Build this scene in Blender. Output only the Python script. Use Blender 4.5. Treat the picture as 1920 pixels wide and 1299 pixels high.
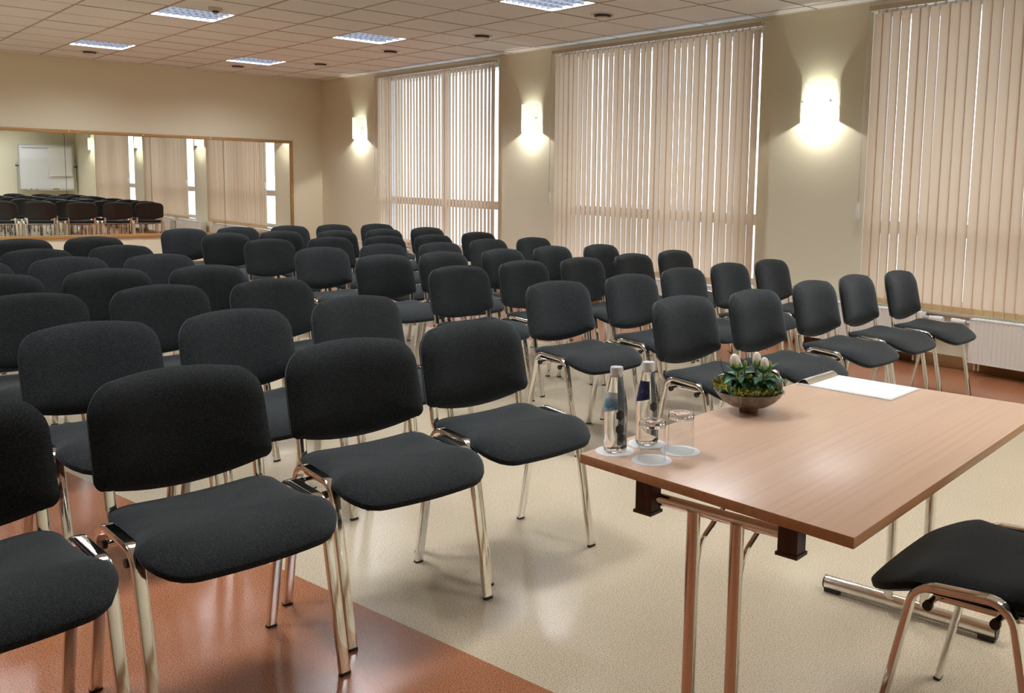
import bpy, bmesh, math, random
from mathutils import Vector, Matrix
random.seed(7)
sc = bpy.context.scene
for o in list(bpy.data.objects):
    bpy.data.objects.remove(o)
COL = sc.collection
PI = math.pi
R = math.radians

# ------------------------------------------------------------------ camera
H = 1.3394
F_PX, CX, CY = 1727.63, 1149.13, 549.28
YAW, PITCH, ROLL = 0.7521, 0.1188, 0.0217
f_ = Vector((math.sin(YAW)*math.cos(PITCH), math.cos(YAW)*math.cos(PITCH), -math.sin(PITCH)))
ri = Vector((math.cos(YAW), -math.sin(YAW), 0))
up = ri.cross(f_)
r2 = ri*math.cos(ROLL) + up*math.sin(ROLL)
u2 = -ri*math.sin(ROLL) + up*math.cos(ROLL)
cam = bpy.data.cameras.new('camera')
cam_o = bpy.data.objects.new('camera', cam)
COL.objects.link(cam_o)
m = Matrix.Identity(4)
for i in range(3):
    m[i][0], m[i][1], m[i][2] = r2[i], u2[i], -f_[i]
m[2][3] = H
cam_o.matrix_world = m
cam.sensor_fit = 'HORIZONTAL'
cam.sensor_width = 36
cam.lens = F_PX/1920*36
cam.shift_x = (960-CX)/1920
cam.shift_y = (CY-649.5)/1920
cam.clip_start = 0.05
sc.camera = cam_o

# ------------------------------------------------------------------ light + exposure
SKY = 2.8
TUBE = 45.0
BULB_W = 17.0
SHADE_E = 0.30
sc.view_settings.view_transform = 'Standard'
sc.view_settings.look = 'None'
sc.view_settings.gamma = 1
sc.view_settings.use_curve_mapping = False
sc.view_settings.exposure = 0.42
sc.cycles.denoising_prefilter = 'NONE'
sc.cycles.caustics_reflective = False
sc.cycles.sample_clamp_indirect = 8
sc.cycles.blur_glossy = 1.0
w = bpy.data.worlds.new('world')
sc.world = w
w.use_nodes = True
bg = w.node_tree.nodes['Background']
bg.inputs['Color'].default_value = (0.80, 0.89, 1.0, 1)
bg.inputs['Strength'].default_value = SKY

# ------------------------------------------------------------------ materials
def mat(name, col, rough=.5, metal=0., spec=.5, **kw):
    M = bpy.data.materials.new(name)
    M.use_nodes = True
    p = M.node_tree.nodes['Principled BSDF']
    p.inputs['Base Color'].default_value = (*col, 1)
    p.inputs['Roughness'].default_value = rough
    p.inputs['Metallic'].default_value = metal
    p.inputs['Specular IOR Level'].default_value = spec
    for k, v in kw.items():
        p.inputs[k.replace('_', ' ')].default_value = v
    return M

def nodes(M):
    nt = M.node_tree
    return nt, nt.nodes['Principled BSDF']

def add(nt, t, **kw):
    n = nt.nodes.new(t)
    for k, v in kw.items():
        setattr(n, k, v)
    return n

def ramp(nt, stops):
    n = nt.nodes.new('ShaderNodeValToRGB')
    e = n.color_ramp.elements
    while len(e) < len(stops):
        e.new(.5)
    for el, (p, c) in zip(e, stops):
        el.position = p
        el.color = (*c, 1)
    return n

def coords(nt, world=False, scale=(1, 1, 1)):
    mp = nt.nodes.new('ShaderNodeMapping')
    mp.inputs['Scale'].default_value = scale
    if world:
        g = nt.nodes.new('ShaderNodeNewGeometry')
        nt.links.new(g.outputs['Position'], mp.inputs['Vector'])
    else:
        g = nt.nodes.new('ShaderNodeTexCoord')
        nt.links.new(g.outputs['Object'], mp.inputs['Vector'])
    return mp

def noise(nt, vec, scale, detail=2, rough=.5):
    n = nt.nodes.new('ShaderNodeTexNoise')
    n.inputs['Scale'].default_value = scale
    n.inputs['Detail'].default_value = detail
    n.inputs['Roughness'].default_value = rough
    nt.links.new(vec.outputs[0], n.inputs['Vector'])
    return n

def noisy(name, stops, scale, rough=.5, world=False, stretch=(1, 1, 1), detail=2, bump=0, bscale=None, **kw):
    M = mat(name, stops[0][1], rough, **kw)
    nt, p = nodes(M)
    c = coords(nt, world, stretch)
    n = noise(nt, c, scale, detail, .6)
    r = ramp(nt, stops)
    nt.links.new(n.outputs['Fac'], r.inputs[0])
    nt.links.new(r.outputs[0], p.inputs['Base Color'])
    if bump:
        b = nt.nodes.new('ShaderNodeBump')
        b.inputs['Strength'].default_value = bump
        b.inputs['Distance'].default_value = .002
        n2 = noise(nt, c, bscale or scale, detail)
        nt.links.new(n2.outputs['Fac'], b.inputs['Height'])
        nt.links.new(b.outputs[0], p.inputs['Normal'])
    return M

def floor_mat(name, base, dark, light):
    M = mat(name, base, .22, spec=.5)
    nt, p = nodes(M)
    c = coords(nt, True, (1, 1, 1))
    n1 = noise(nt, c, 270, 3, .8)
    r1 = ramp(nt, [(.41, dark), (.47, base), (.545, base), (.62, light)])
    nt.links.new(n1.outputs['Fac'], r1.inputs[0])
    n2 = noise(nt, c, 1.3, 3, .55)
    r2_ = ramp(nt, [(.3, (.95, .95, .95)), (.7, (1, 1, 1))])
    nt.links.new(n2.outputs['Fac'], r2_.inputs[0])
    mx = add(nt, 'ShaderNodeMix', data_type='RGBA', blend_type='MULTIPLY')
    mx.inputs['Factor'].default_value = 1
    nt.links.new(r1.outputs[0], mx.inputs['A'])
    nt.links.new(r2_.outputs[0], mx.inputs['B'])
    nt.links.new(mx.outputs['Result'], p.inputs['Base Color'])
    return M

def wood_mat(name, cols, rough=.35, axis_scale=(2.2, 40, 40), rot=0., world=False):
    M = mat(name, cols[0], rough)
    nt, p = nodes(M)
    c = coords(nt, world, axis_scale)
    n = noise(nt, c, 1.0, 5, .6)
    r = ramp(nt, [(.3, cols[0]), (.5, cols[1]), (.72, cols[2])])
    nt.links.new(n.outputs['Fac'], r.inputs[0])
    nt.links.new(r.outputs[0], p.inputs['Base Color'])
    return M

M_wall = noisy('cream_paint', [(.3, (.765, .715, .55)), (.7, (.785, .735, .57))], 60, .75, world=True, bump=.12, bscale=220)
M_ceil = noisy('ceiling_tile', [(.38, (.74, .725, .71)), (.5, (.91, .90, .885)), (.7, (.93, .92, .91))], 170, .9, world=True, bump=.4, bscale=150)
M_tbar = mat('ceiling_bar', (.70, .66, .58), .5)
M_joint = mat('ceiling_joint', (.20, .155, .11), .6)
M_runner = mat('ceiling_runner', (.44, .36, .27), .5)
M_strip = mat('white_plaster', (.80, .78, .74), .7)
M_floor_b = floor_mat('beige_linoleum', (.575, .485, .35), (.24, .16, .085), (.68, .60, .465))
M_floor_o = floor_mat('orange_linoleum', (.385, .145, .068), (.085, .026, .012), (.52, .24, .13))
M_base = wood_mat('brown_baseboard_wood', [(.20, .10, .035), (.26, .14, .055), (.32, .18, .075)], .4, (60, 1.5, 60), world=True)
M_frame_w = wood_mat('golden_frame_wood', [(.34, .18, .055), (.42, .235, .08), (.48, .28, .105)], .4, (2, 40, 40), world=True)
M_beech = wood_mat('beech_laminate', [(.64, .415, .285), (.70, .47, .33), (.735, .505, .36)], .30, (1.3, 75, 75))
M_beech_e = wood_mat('beech_edge', [(.46, .225, .105), (.53, .27, .13), (.58, .31, .155)], .35, (3, 60, 60))
M_chrome = mat('chrome', (.86, .85, .83), .07, 1.)
M_chrome_t = mat('table_chrome', (.84, .82, .79), .10, 1.)
M_plast = noisy('black_plastic', [(.3, (.010, .010, .010)), (.7, (.017, .016, .016))], 300, .38)
M_blk = wood_mat('dark_brown_block', [(.022, .010, .006), (.045, .021, .011), (.07, .034, .018)], .28, (30, 30, 4))
M_white = mat('white_enamel', (.80, .80, .78), .3)
M_rad = mat('radiator_enamel', (.80, .77, .71), .35)
M_rail = mat('blind_rail', (.62, .54, .42), .45)
M_pvc = mat('window_pvc', (.78, .80, .82), .3)
M_cord = mat('cord_plastic', (.72, .72, .70), .4)
M_paper = mat('white_paper', (.86, .87, .89), .7)
M_board = mat('whiteboard_enamel', (.80, .82, .85), .25)
M_alu = mat('grey_aluminium', (.62, .63, .65), .35, .8)
M_dkgrey = mat('dark_grey_metal', (.035, .035, .04), .4)
M_mirror = mat('mirror_silver', (.91, .93, .89), .0, 1.)
M_ground = noisy('outdoor_paving', [(.3, (.42, .43, .44)), (.7, (.55, .55, .55))], 3, .9, world=True)

def fabric():
    M = mat('charcoal_fabric', (.02, .022, .024), .92, spec=.25)
    nt, p = nodes(M)
    p.inputs['Sheen Weight'].default_value = .22
    p.inputs['Sheen Roughness'].default_value = .45
    p.inputs['Sheen Tint'].default_value = (.75, .85, .9, 1)
    c = coords(nt)
    n1 = noise(nt, c, 430, 4, .8)
    r1 = ramp(nt, [(.38, (.0010, .0012, .0014)), (.50, (.0044, .0052, .0056)), (.65, (.047, .055, .058))])
    nt.links.new(n1.outputs['Fac'], r1.inputs[0])
    oi = nt.nodes.new('ShaderNodeObjectInfo')
    n2 = noise(nt, c, 9, 3, .6)
    mr = nt.nodes.new('ShaderNodeMapRange')
    mr.inputs['To Min'].default_value = .75
    mr.inputs['To Max'].default_value = 1.3
    nt.links.new(n2.outputs['Fac'], mr.inputs[0])
    mx = add(nt, 'ShaderNodeMix', data_type='RGBA', blend_type='MULTIPLY')
    mx.inputs['Factor'].default_value = 1
    nt.links.new(r1.outputs[0], mx.inputs['A'])
    nt.links.new(mr.outputs[0], mx.inputs['B'])
    nt.links.new(mx.outputs['Result'], p.inputs['Base Color'])
    b = nt.nodes.new('ShaderNodeBump')
    b.inputs['Strength'].default_value = .55
    b.inputs['Distance'].default_value = .0015
    nt.links.new(n1.outputs['Fac'], b.inputs['Height'])
    nt.links.new(b.outputs[0], p.inputs['Normal'])
    return M
M_fabric = fabric()

def translucent(name, col, tcol, fac, rough=.8):
    M = bpy.data.materials.new(name)
    M.use_nodes = True
    nt = M.node_tree
    nt.nodes.clear()
    out = nt.nodes.new('ShaderNodeOutputMaterial')
    d = nt.nodes.new('ShaderNodeBsdfDiffuse')
    t = nt.nodes.new('ShaderNodeBsdfTranslucent')
    mx = nt.nodes.new('ShaderNodeMixShader')
    d.inputs['Color'].default_value = (*col, 1)
    t.inputs['Color'].default_value = (*tcol, 1)
    mx.inputs[0].default_value = fac
    nt.links.new(d.outputs[0], mx.inputs[1])
    nt.links.new(t.outputs[0], mx.inputs[2])
    nt.links.new(mx.outputs[0], out.inputs[0])
    return M
M_slat = translucent('tan_blind_fabric', (.58, .415, .275), (.61, .45, .32), .55)
M_hem = translucent('tan_blind_hem', (.68, .49, .27), (.5, .35, .2), .06)

def emis(name, col, s):
    M = bpy.data.materials.new(name)
    M.use_nodes = True
    nt = M.node_tree
    nt.nodes.clear()
    out = nt.nodes.new('ShaderNodeOutputMaterial')
    e = nt.nodes.new('ShaderNodeEmission')
    e.inputs[0].default_value = (*col, 1)
    e.inputs[1].default_value = s
    nt.links.new(e.outputs[0], out.inputs[0])
    return M
def emis_down(name, col, s):
    M = emis(name, col, s)
    M.cycles.emission_sampling = 'FRONT'
    return M
M_tube = emis_down('fluorescent_tubes', (.93, .965, 1.), TUBE)
M_bulb = emis('lamp_bulb', (1, .98, .88), 60)

def shade_mat():
    M = translucent('lit_opal_glass', (.84, .88, .85), (.80, .86, .80), .30)
    nt = M.node_tree
    out = nt.nodes['Material Output']
    e = nt.nodes.new('ShaderNodeEmission')
    e.inputs[0].default_value = (.93, 1, .92, 1)
    e.inputs[1].default_value = SHADE_E
    g = nt.nodes.new('ShaderNodeBsdfGlossy')
    g.inputs['Roughness'].default_value = .15
    g.inputs['Color'].default_value = (.05, .05, .05, 1)
    prev = out.inputs[0].links[0].from_socket
    a1 = nt.nodes.new('ShaderNodeAddShader')
    a2 = nt.nodes.new('ShaderNodeAddShader')
    nt.links.new(prev, a1.inputs[0]); nt.links.new(e.outputs[0], a1.inputs[1])
    nt.links.new(a1.outputs[0], a2.inputs[0]); nt.links.new(g.outputs[0], a2.inputs[1])
    nt.links.new(a2.outputs[0], out.inputs[0])
    return M
M_shade = shade_mat()

def pane_mat():
    M = bpy.data.materials.new('window_glass')
    M.use_nodes = True
    nt = M.node_tree
    nt.nodes.clear()
    out = nt.nodes.new('ShaderNodeOutputMaterial')
    t = nt.nodes.new('ShaderNodeBsdfTransparent')
    t.inputs[0].default_value = (.93, .96, .96, 1)
    g = nt.nodes.new('ShaderNodeBsdfGlossy')
    g.inputs['Roughness'].default_value = .02
    lw = nt.nodes.new('ShaderNodeLayerWeight')
    lw.inputs['Blend'].default_value = .5
    pw = add(nt, 'ShaderNodeMath', operation='POWER')
    pw.inputs[1].default_value = 4.0
    nt.links.new(lw.outputs['Facing'], pw.inputs[0])
    fr = add(nt, 'ShaderNodeMath', operation='MULTIPLY_ADD')
    fr.inputs[1].default_value = .75
    fr.inputs[2].default_value = .03
    nt.links.new(pw.outputs[0], fr.inputs[0])
    mx = nt.nodes.new('ShaderNodeMixShader')
    nt.links.new(fr.outputs[0], mx.inputs[0])
    nt.links.new(t.outputs[0], mx.inputs[1])
    nt.links.new(g.outputs[0], mx.inputs[2])
    nt.links.new(mx.outputs[0], out.inputs[0])
    return M
M_pane = pane_mat()
M_glass = mat('clear_glass', (1, 1, 1), .0, IOR=1.45, Transmission_Weight=1.)
M_water = mat('water', (.97, .99, 1), .0, IOR=1.33, Transmission_Weight=1.)

# ------------------------------------------------------------------ mesh helpers
def link(name, me, parent=None):
    o = bpy.data.objects.new(name, me)
    COL.objects.link(o)
    if parent is not None:
        o.parent = parent
    return o

def finish(name, bm, mats, parent=None, smooth=None, loc=None):
    me = bpy.data.meshes.new(name)
    bmesh.ops.recalc_face_normals(bm, faces=bm.faces[:])
    bm.to_mesh(me)
    bm.free()
    for m_ in (mats if isinstance(mats, (list, tuple)) else [mats]):
        me.materials.append(m_)
    if smooth is not None:
        for p in me.polygons:
            p.use_smooth = True
        if smooth > 0:
            me.set_sharp_from_angle(angle=R(smooth))
    o = link(name, me, parent)
    if loc:
        o.location = loc
    return o

def box(bm, x0, x1, y0, y1, z0, z1, mi=0):
    v = [bm.verts.new(p) for p in ((x0, y0, z0), (x1, y0, z0), (x1, y1, z0), (x0, y1, z0), (x0, y0, z1), (x1, y0, z1), (x1, y1, z1), (x0, y1, z1))]
    fs = []
    for q in ((0, 3, 2, 1), (4, 5, 6, 7), (0, 1, 5, 4), (1, 2, 6, 5), (2, 3, 7, 6), (3, 0, 4, 7)):
        f = bm.faces.new([v[i] for i in q])
        f.material_index = mi
        fs.append(f)
    return v, fs

def bevel(bm, w_, seg=2, edges=None):
    bmesh.ops.bevel(bm, geom=(edges or bm.edges[:]), offset=w_, segments=seg, profile=.5, affect='EDGES', clamp_overlap=True)

def boxo(name, b, m_, parent=None, bev=0, seg=2, smooth=None):
    bm = bmesh.new()
    box(bm, *b)
    if bev:
        bevel(bm, bev, seg)
        if smooth is None:
            smooth = 40
    return finish(name, bm, m_, parent, smooth)

def sweep(bm, pts, prof, ref, cap=True):
    """Sweep a closed profile (list of (a,b)) along pts; a runs along ref, b across it."""
    rings = []
    n = len(pts)
    for i, p in enumerate(pts):
        p = Vector(p)
        t = (Vector(pts[min(i+1, n-1)]) - Vector(pts[max(i-1, 0)])).normalized()
        a = (Vector(ref) - t*Vector(ref).dot(t)).normalized()
        b = t.cross(a)
        rings.append([bm.verts.new(p + a*u + b*v) for u, v in prof])
    k = len(prof)
    for r0, r1 in zip(rings, rings[1:]):
        for j in range(k):
            bm.faces.new((r0[j], r0[(j+1) % k], r1[(j+1) % k], r1[j]))
    if cap:
        bm.faces.new(rings[0][::-1])
        bm.faces.new(rings[-1])

def circ(r, n=10, ry=None):
    ry = ry or r
    return [(r*math.cos(2*PI*i/n), ry*math.sin(2*PI*i/n)) for i in range(n)]

def oval(a, b, n=14, e=.55):
    out = []
    for i in range(n):
        t = 2*PI*(i+.5)/n
        c, s = math.cos(t), math.sin(t)
        out.append((a*math.copysign(abs(c)**e, c), b*math.copysign(abs(s)**e, s)))
    return out

def tube(bm, pts, r, n=10):
    p0, p1 = Vector(pts[0]), Vector(pts[-1])
    d = p1-p0
    ref = Vector((0, 0, 1)) if abs(d.normalized().z) < .8 else Vector((1, 0, .0))
    sweep(bm, pts, circ(r, n), ref)

def bend(p0, p1, p2, r, n=5):
    """points of the rounded corner at p1"""
    p0, p1, p2 = Vector(p0), Vector(p1), Vector(p2)
    a = (p0-p1).normalized()
    b = (p2-p1).normalized()
    th = a.angle(b)
    d = r/math.tan(th/2)
    s, e = p1+a*d, p1+b*d
    c = p1+(a+b).normalized()*(r/math.sin(th/2))
    out = []
    for i in range(n+1):
        t = i/n
        q = s.lerp(e, t)-c
        out.append(c+q.normalized()*r)
    return out

def lathe(bm, prof, n=32, axis=(0, 0), mi=0, close=False):
    rings = []
    for r, z in prof:
        if r < 1e-6:
            rings.append([bm.verts.new((axis[0], axis[1], z))])
        else:
            rings.append([bm.verts.new((axis[0]+r*math.cos(2*PI*i/n), axis[1]+r*math.sin(2*PI*i/n), z)) for i in range(n)])
    for a, b in zip(rings, rings[1:]):
        for j in range(n):
            k = (j+1) % n
            if len(a) == 1 and len(b) == 1:
                continue
            if len(a) == 1:
                f = bm.faces.new((a[0], b[j], b[k]))
            elif len(b) == 1:
                f = bm.faces.new((a[j], a[k], b[0]))
            else:
                f = bm.faces.new((a[j], a[k], b[k], b[j]))
            f.material_index = mi

def empty(name, label, cat, loc=(0, 0, 0), rotz=0, group=None):
    o = bpy.data.objects.new(name, None)
    COL.objects.link(o)
    o.location = loc
    o.rotation_euler = (0, 0, rotz)
    o.empty_display_size = .1
    tag(o, label, cat, group)
    return o

def tag(o, label=None, cat=None, group=None, kind=None):
    if label:
        o['label'] = label
    if cat:
        o['category'] = cat
    if group:
        o['group'] = group
    if kind:
        o['kind'] = kind
    return o

def struct(o, label=None):
    o['kind'] = 'structure'
    if label:
        o['label'] = label
    return o

def dup(root, name=None):
    r = root.copy()
    COL.objects.link(r)
    for ch in list(root.children):
        c = ch.copy()
        COL.objects.link(c)
        c.parent = r
        for g in ch.children:
            d = g.copy()
            COL.objects.link(d)
            d.parent = c
    return r

# ------------------------------------------------------------------ room shell
XW, YB, YF, XL = 6.60, 13.80, -1.25, -3.0
ZC = 2.807
WT = .36
OPEN = [(9.12, 11.98), (5.20, 8.06), (1.24, 4.10)]        # window openings along y
Z0, Z1 = .43, 2.77

# floor: beige with two orange inlays cut on the slant
def lx_left(y): return 1.469 - .1800*(y-1.761)
def lx_right(y): return 4.80 - .290*(y-6.0)
bm = bmesh.new()
ys = (YF, YB)
def quad(bm, pts, mi):
    f = bm.faces.new([bm.verts.new(p) for p in pts])
    f.material_index = mi
xr0 = min(lx_right(YF), XW)
yc = 6.0+(4.80-XW)/.290
quad(bm, [(XL, YF, 0), (lx_left(YF), YF, 0), (lx_left(YB), YB, 0), (XL, YB, 0)], 1)
quad(bm, [(lx_left(YF), YF, 0), (XW, YF, 0), (XW, yc, 0), (lx_right(YB), YB, 0), (lx_left(YB), YB, 0)], 0)
quad(bm, [(XW, yc, 0), (XW, YB, 0), (lx_right(YB), YB, 0)], 1)
struct(finish('floor', bm, [M_floor_b, M_floor_o]), 'beige speckled linoleum floor with slanted orange bands')
bm = bmesh.new()
box(bm, XL-.3, XW+WT, YF-.3, YB+.3, -.25, -.004)
struct(finish('trim_1', bm, M_strip))

# window wall with three openings
bm = bmesh.new()
box(bm, XW, XW+WT, YF-.3, YB+.3, -.004, Z0)
box(bm, XW, XW+WT, YF-.3, YB+.3, Z1, ZC+.35)
edges_ = [YF-.3] + [v for a, b in sorted(OPEN) for v in (a, b)] + [YB+.3]
for a, b in zip(edges_[::2], edges_[1::2]):
    box(bm, XW, XW+WT, a, b, Z0, Z1)
struct(finish('wall_right', bm, M_wall), 'cream window wall with piers between tall blinds')
struct(boxo('wall_back', (XL-.3, XW, YB, YB+.3, -.004, ZC+.35), M_wall), 'cream end wall carrying the long mirror')
struct(boxo('wall_front', (XL-.3, XW, YF-.3, YF, -.004, ZC+.35), M_wall))
struct(boxo('wall_left', (XL-.3, XL, YF, YB, -.004, ZC+.35), M_wall))

# ceiling: slab, main bars, cross bars, tiles one by one
GX0, GY0, TS = 2.8173, 8.8251, .6
ceil_o = struct(boxo('ceiling', (XL-.3, XW+WT, YF-.3, YB+.3, ZC+.35, ZC+.45), M_strip), 'suspended ceiling of square mineral tiles')
LIGHTS = [(3, 0), (0, 0), (0, 5), (3, 5), (3, -5)]
LIGHTS_MORE = [(3, -15), (0, -15), (0, -5), (-3, 5), (-3, 0), (-3, -5), (3, -10), (0, -10), (-3, -10), (-6, 0), (-6, -10)]
lit = set(LIGHTS + LIGHTS_MORE)
i0, i1 = int(math.floor((XL-GX0)/TS)), 6
j0, j1 = int(math.floor((YF-GY0)/TS)), 8
bm = bmesh.new()
for i in range(i0, i1+1):
    x = GX0+i*TS
    if x > XL:
        box(bm, x-.009, x+.009, YF, YB, ZC-.0015, ZC+.03)
main = finish('main_bar', bm, M_runner, ceil_o)
bm = bmesh.new()
for j in range(j0, j1+1):
    y = GY0+j*TS
    if YF < y < YB:
        box(bm, XL, XW, y-.0065, y+.0065, ZC-.001, ZC+.028)
finish('cross_bar', bm, M_joint, ceil_o)
def tile_mesh(x0, x1, y0, y1):
    bm = bmesh.new()
    _, fs = box(bm, x0, x1, y0, y1, ZC, ZC+.016)
    lower = [e for e in bm.edges if all(v.co.z < ZC+.001 for v in e.verts)]
    bmesh.ops.bevel(bm, geom=lower, offset=.004, segments=1, affect='EDGES')
    return bm
def inview(x, y):
    d = Vector((x, y, ZC-H))
    z = d.dot(f_)
    if z < .5:
        return False
    px = CX+d.dot(r2)/z*F_PX
    py = CY-d.dot(u2)/z*F_PX
    return -140 < px < 2060 and -90 < py < 700
proto = None
bm_rest = bmesh.new()
for i in range(i0, i1+1):
    for j in range(j0, j1+1):
        if (i, j) in lit:
            continue
        ax, bx_ = GX0+i*TS, min(GX0+(i+1)*TS, XW)
        ay, by_ = GY0+j*TS, min(GY0+(j+1)*TS, YB)
        ax, ay = max(ax, XL), max(ay, YF)
        g, h = .0085, .0062
        if bx_-ax < .05 or by_-ay < .05:
            continue
        full = abs(bx_-ax-TS) < .001 and abs(by_-ay-TS) < .001
        cx_, cy_ = (ax+bx_)/2, (ay+by_)/2
        if inview(cx_, cy_):
            if full:
                if proto is None:
                    proto = tile_mesh(-TS/2+g, TS/2-g, -TS/2+h, TS/2-h)
                    me = bpy.data.meshes.new('ceiling_tile')
                    proto.to_mesh(me); proto.free()
                    me.materials.append(M_ceil)
                    proto = me
                o = link('ceiling_tile', proto, ceil_o)
                o.location = (cx_, cy_, random.uniform(-.0012, .0012))
            else:
                o = finish('ceiling_tile', tile_mesh(ax-cx_+g, bx_-cx_-g, ay-cy_+h, by_-cy_-h), M_ceil if by_ < YB-.01 and bx_ < XW-.01 else M_ceil, ceil_o)
                o.location = (cx_, cy_, 0)
        else:
            box(bm_rest, ax+g, bx_-g, ay+h, by_-h, ZC, ZC+.016)
o = finish('ceiling_tiles', bm_rest, M_ceil, ceil_o)
o['kind'] = 'stuff'

# white angle trim where ceiling meets the walls
bm = bmesh.new()
box(bm, XW-.022, XW, YF, YB, ZC-.004, ZC+.02)
box(bm, XL, XW, YB-.022, YB, ZC-.004, ZC+.02)
struct(finish('trim_2', bm, M_tbar))

# baseboards
for nm, b in (('baseboard_right', (XW-.018, XW, YF, YB, 0, .095)), ('baseboard_back', (XL, XW-.018, YB-.018, YB, 0, .095)),
              ('baseboard_left', (XL, XL+.018, YF, YB-.018, 0, .095)), ('baseboard_front', (XL+.018, XW-.018, YF, YF+.018, 0, .095))):
    struct(boxo(nm, b, M_base, bev=.004))

# windows: frame, centre mullion, transom, four panes; inner sill
for n, (a, b) in enumerate(OPEN):
    x0, x1 = XW+.16, XW+.23
    fr = .06
    bm = bmesh.new()
    box(bm, x0, x1, a, a+fr, Z0, Z1)
    box(bm, x0, x1, b-fr, b, Z0, Z1)
    box(bm, x0, x1, a+fr, b-fr, Z0, Z0+fr)
    box(bm, x0, x1, a+fr, b-fr, Z1-fr, Z1)
    wf = struct(finish('window_%d' % (n+1), bm, M_pvc), 'white framed window behind vertical blinds')
    mid = (a+b)/2
    zt = 1.03
    boxo('mullion', (x0, x1, mid-.05, mid+.05, Z0+fr, Z1-fr), M_pvc, wf)
    boxo('transom', (x0+.002, x1-.002, a+fr, mid-.05, zt-.05, zt+.05), M_pvc, wf)
    boxo('transom', (x0+.002, x1-.002, mid+.05, b-fr, zt-.05, zt+.05), M_pvc, wf)
    for ya, yb in ((a+fr, mid-.05), (mid+.05, b-fr)):
        for za, zb in ((Z0+fr, zt-.05), (zt+.05, Z1-fr)):
            bm = bmesh.new()
            quad(bm, [(x0+.035, ya, za), (x0+.035, yb, za), (x0+.035, yb, zb), (x0+.035, ya, zb)], 0)
            finish('pane', bm, M_pane, wf)
    struct(boxo('trim_%d' % (n+3), (XW-.04, x0, a-.02, b+.02, Z0-.03, Z0+.004), M_white, bev=.004))

# outdoors: paving, and an added slab that shades the blinds
bm = bmesh.new()
quad(bm, [(XW+WT, -30, -.6), (70, -30, -.6), (70, 60, -.6), (XW+WT, 60, -.6)], 0)
struct(finish('ground', bm, M_ground), 'pale paving outside the windows')

bm = bmesh.new()
box(bm, XW+WT, XW+WT+1.25, YF-1, YB+1, 2.95, 3.12)  # overhang added out of view to darken the upper blinds
struct(finish('trim_6', bm, M_strip), 'unseen slab added above the windows to shade the blind tops')

# daylight portals at the openings (real window light, better sampling only)
for a, b in OPEN:
    L = bpy.data.lights.new('window_portal', 'AREA')
    L.shape = 'RECTANGLE'
    L.size, L.size_y = b-a, Z1-Z0
    L.cycles.is_portal = True
    lo = bpy.data.objects.new('window_portal', L)
    COL.objects.link(lo)
    lo.location = (XW+.30, (a+b)/2, (Z0+Z1)/2)
    lo.rotation_euler = (0, R(90), 0)
    lo.rotation_euler = Vector((-1, 0, 0)).to_track_quat('-Z', 'Z').to_euler()

# ------------------------------------------------------------------ mirror on the back wall
ML, MR, MZ0, MZ1 = -.4, 6.12, .455, 1.875
FW = .045
mir = empty('wall_mirror', 'long wall mirror in a golden wooden frame on the end wall', 'mirror', (0, YB, 0))
def mrail(x0, x1, z0, z1):
    boxo('frame_rail', (x0, x1, -.028, 0, z0, z1), M_frame_w, mir, bev=.005)
mrail(ML, 1.05, MZ1-FW, MZ1); mrail(1.05, 3.16, MZ1-FW, MZ1); mrail(3.16, MR-FW, MZ1-FW, MZ1)
mrail(ML, 2.6, MZ0, MZ0+FW); mrail(2.6, MR-FW, MZ0, MZ0+FW)
mrail(MR-FW, MR, MZ0, MZ1); mrail(ML-FW, ML, MZ0, MZ1)
seams = [ML, .96, 2.0, 3.045, 4.085, 5.08, MR-FW]
for a, b in zip(seams, seams[1:]):
    boxo('mirror_panel', (a+.0025, b-.0025, -.012, -.004, MZ0+FW, MZ1-FW), M_mirror, mir)
boxo('backing_board', (ML, MR-FW, -.004, 0, MZ0+FW, MZ1-FW), M_dkgrey, mir)
bm = bmesh.new()
for x in (2.2, 3.1, 4.0, 4.9):
    lathe(bm, [(0, .006), (.008, .005), (.009, 0)], 10)
    for v in bm.verts:
        if abs(v.co.x) < .02 and v.co.z >= -.001 and abs(v.co.y) < .02:
            v.co = Vector((x+v.co.x, -.028-v.co.z, MZ1-.022+v.co.y))
finish('frame_screw', bm, M_white, mir, 40)

# ------------------------------------------------------------------ vertical blinds
def slat_mesh(w_, z0, z1):
    bm = bmesh.new()
    n = 6
    vs = []
    for k in range(n+1):
        t = -1+2*k/n
        y, x = t*w_/2, .0035*(1-t*t)
        vs.append((x, y))
    cols = []
    for x, y in vs:
        cols.append([bm.verts.new((x, y, z)) for z in (z0, (z0+z1)/2, z1)])
    for a, b in zip(cols, cols[1:]):
        for k in range(2):
            bm.faces.new((a[k], b[k], b[k+1], a[k+1]))
    me = bpy.data.meshes.new('slat')
    bm.to_mesh(me); bm.free()
    me.materials.append(M_slat)
    for p in me.polygons:
        p.use_smooth = True
    return me
XB = 6.50
BZ0, BZ1 = .435, 2.69
me_slat = slat_mesh(.089, BZ0+.045, BZ1)
def hem_mesh():
    bm = bmesh.new()
    n = 6
    fr, bk = [], []
    for k in range(n+1):
        t = -1+2*k/n
        y, x = t*.089/2, .0035*(1-t*t)
        fr.append((x-.002, y)); bk.append((x+.002, y))
    prof = fr+bk[::-1]
    lo = [bm.verts.new((x, y, BZ0)) for x, y in prof]
    hi = [bm.verts.new((x, y, BZ0+.045)) for x, y in prof]
    k = len(prof)
    for j in range(k):
        bm.faces.new((lo[j], lo[(j+1) % k], hi[(j+1) % k], hi[j]))
    bm.faces.new(lo[::-1]); bm.faces.new(hi)
    me = bpy.data.meshes.new('hem_weight')
    bmesh.ops.recalc_face_normals(bm, faces=bm.faces[:])
    bm.to_mesh(me); bm.free()
    me.materials.append(M_hem)
    return me
me_hem = hem_mesh()
bm = bmesh.new()
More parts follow.
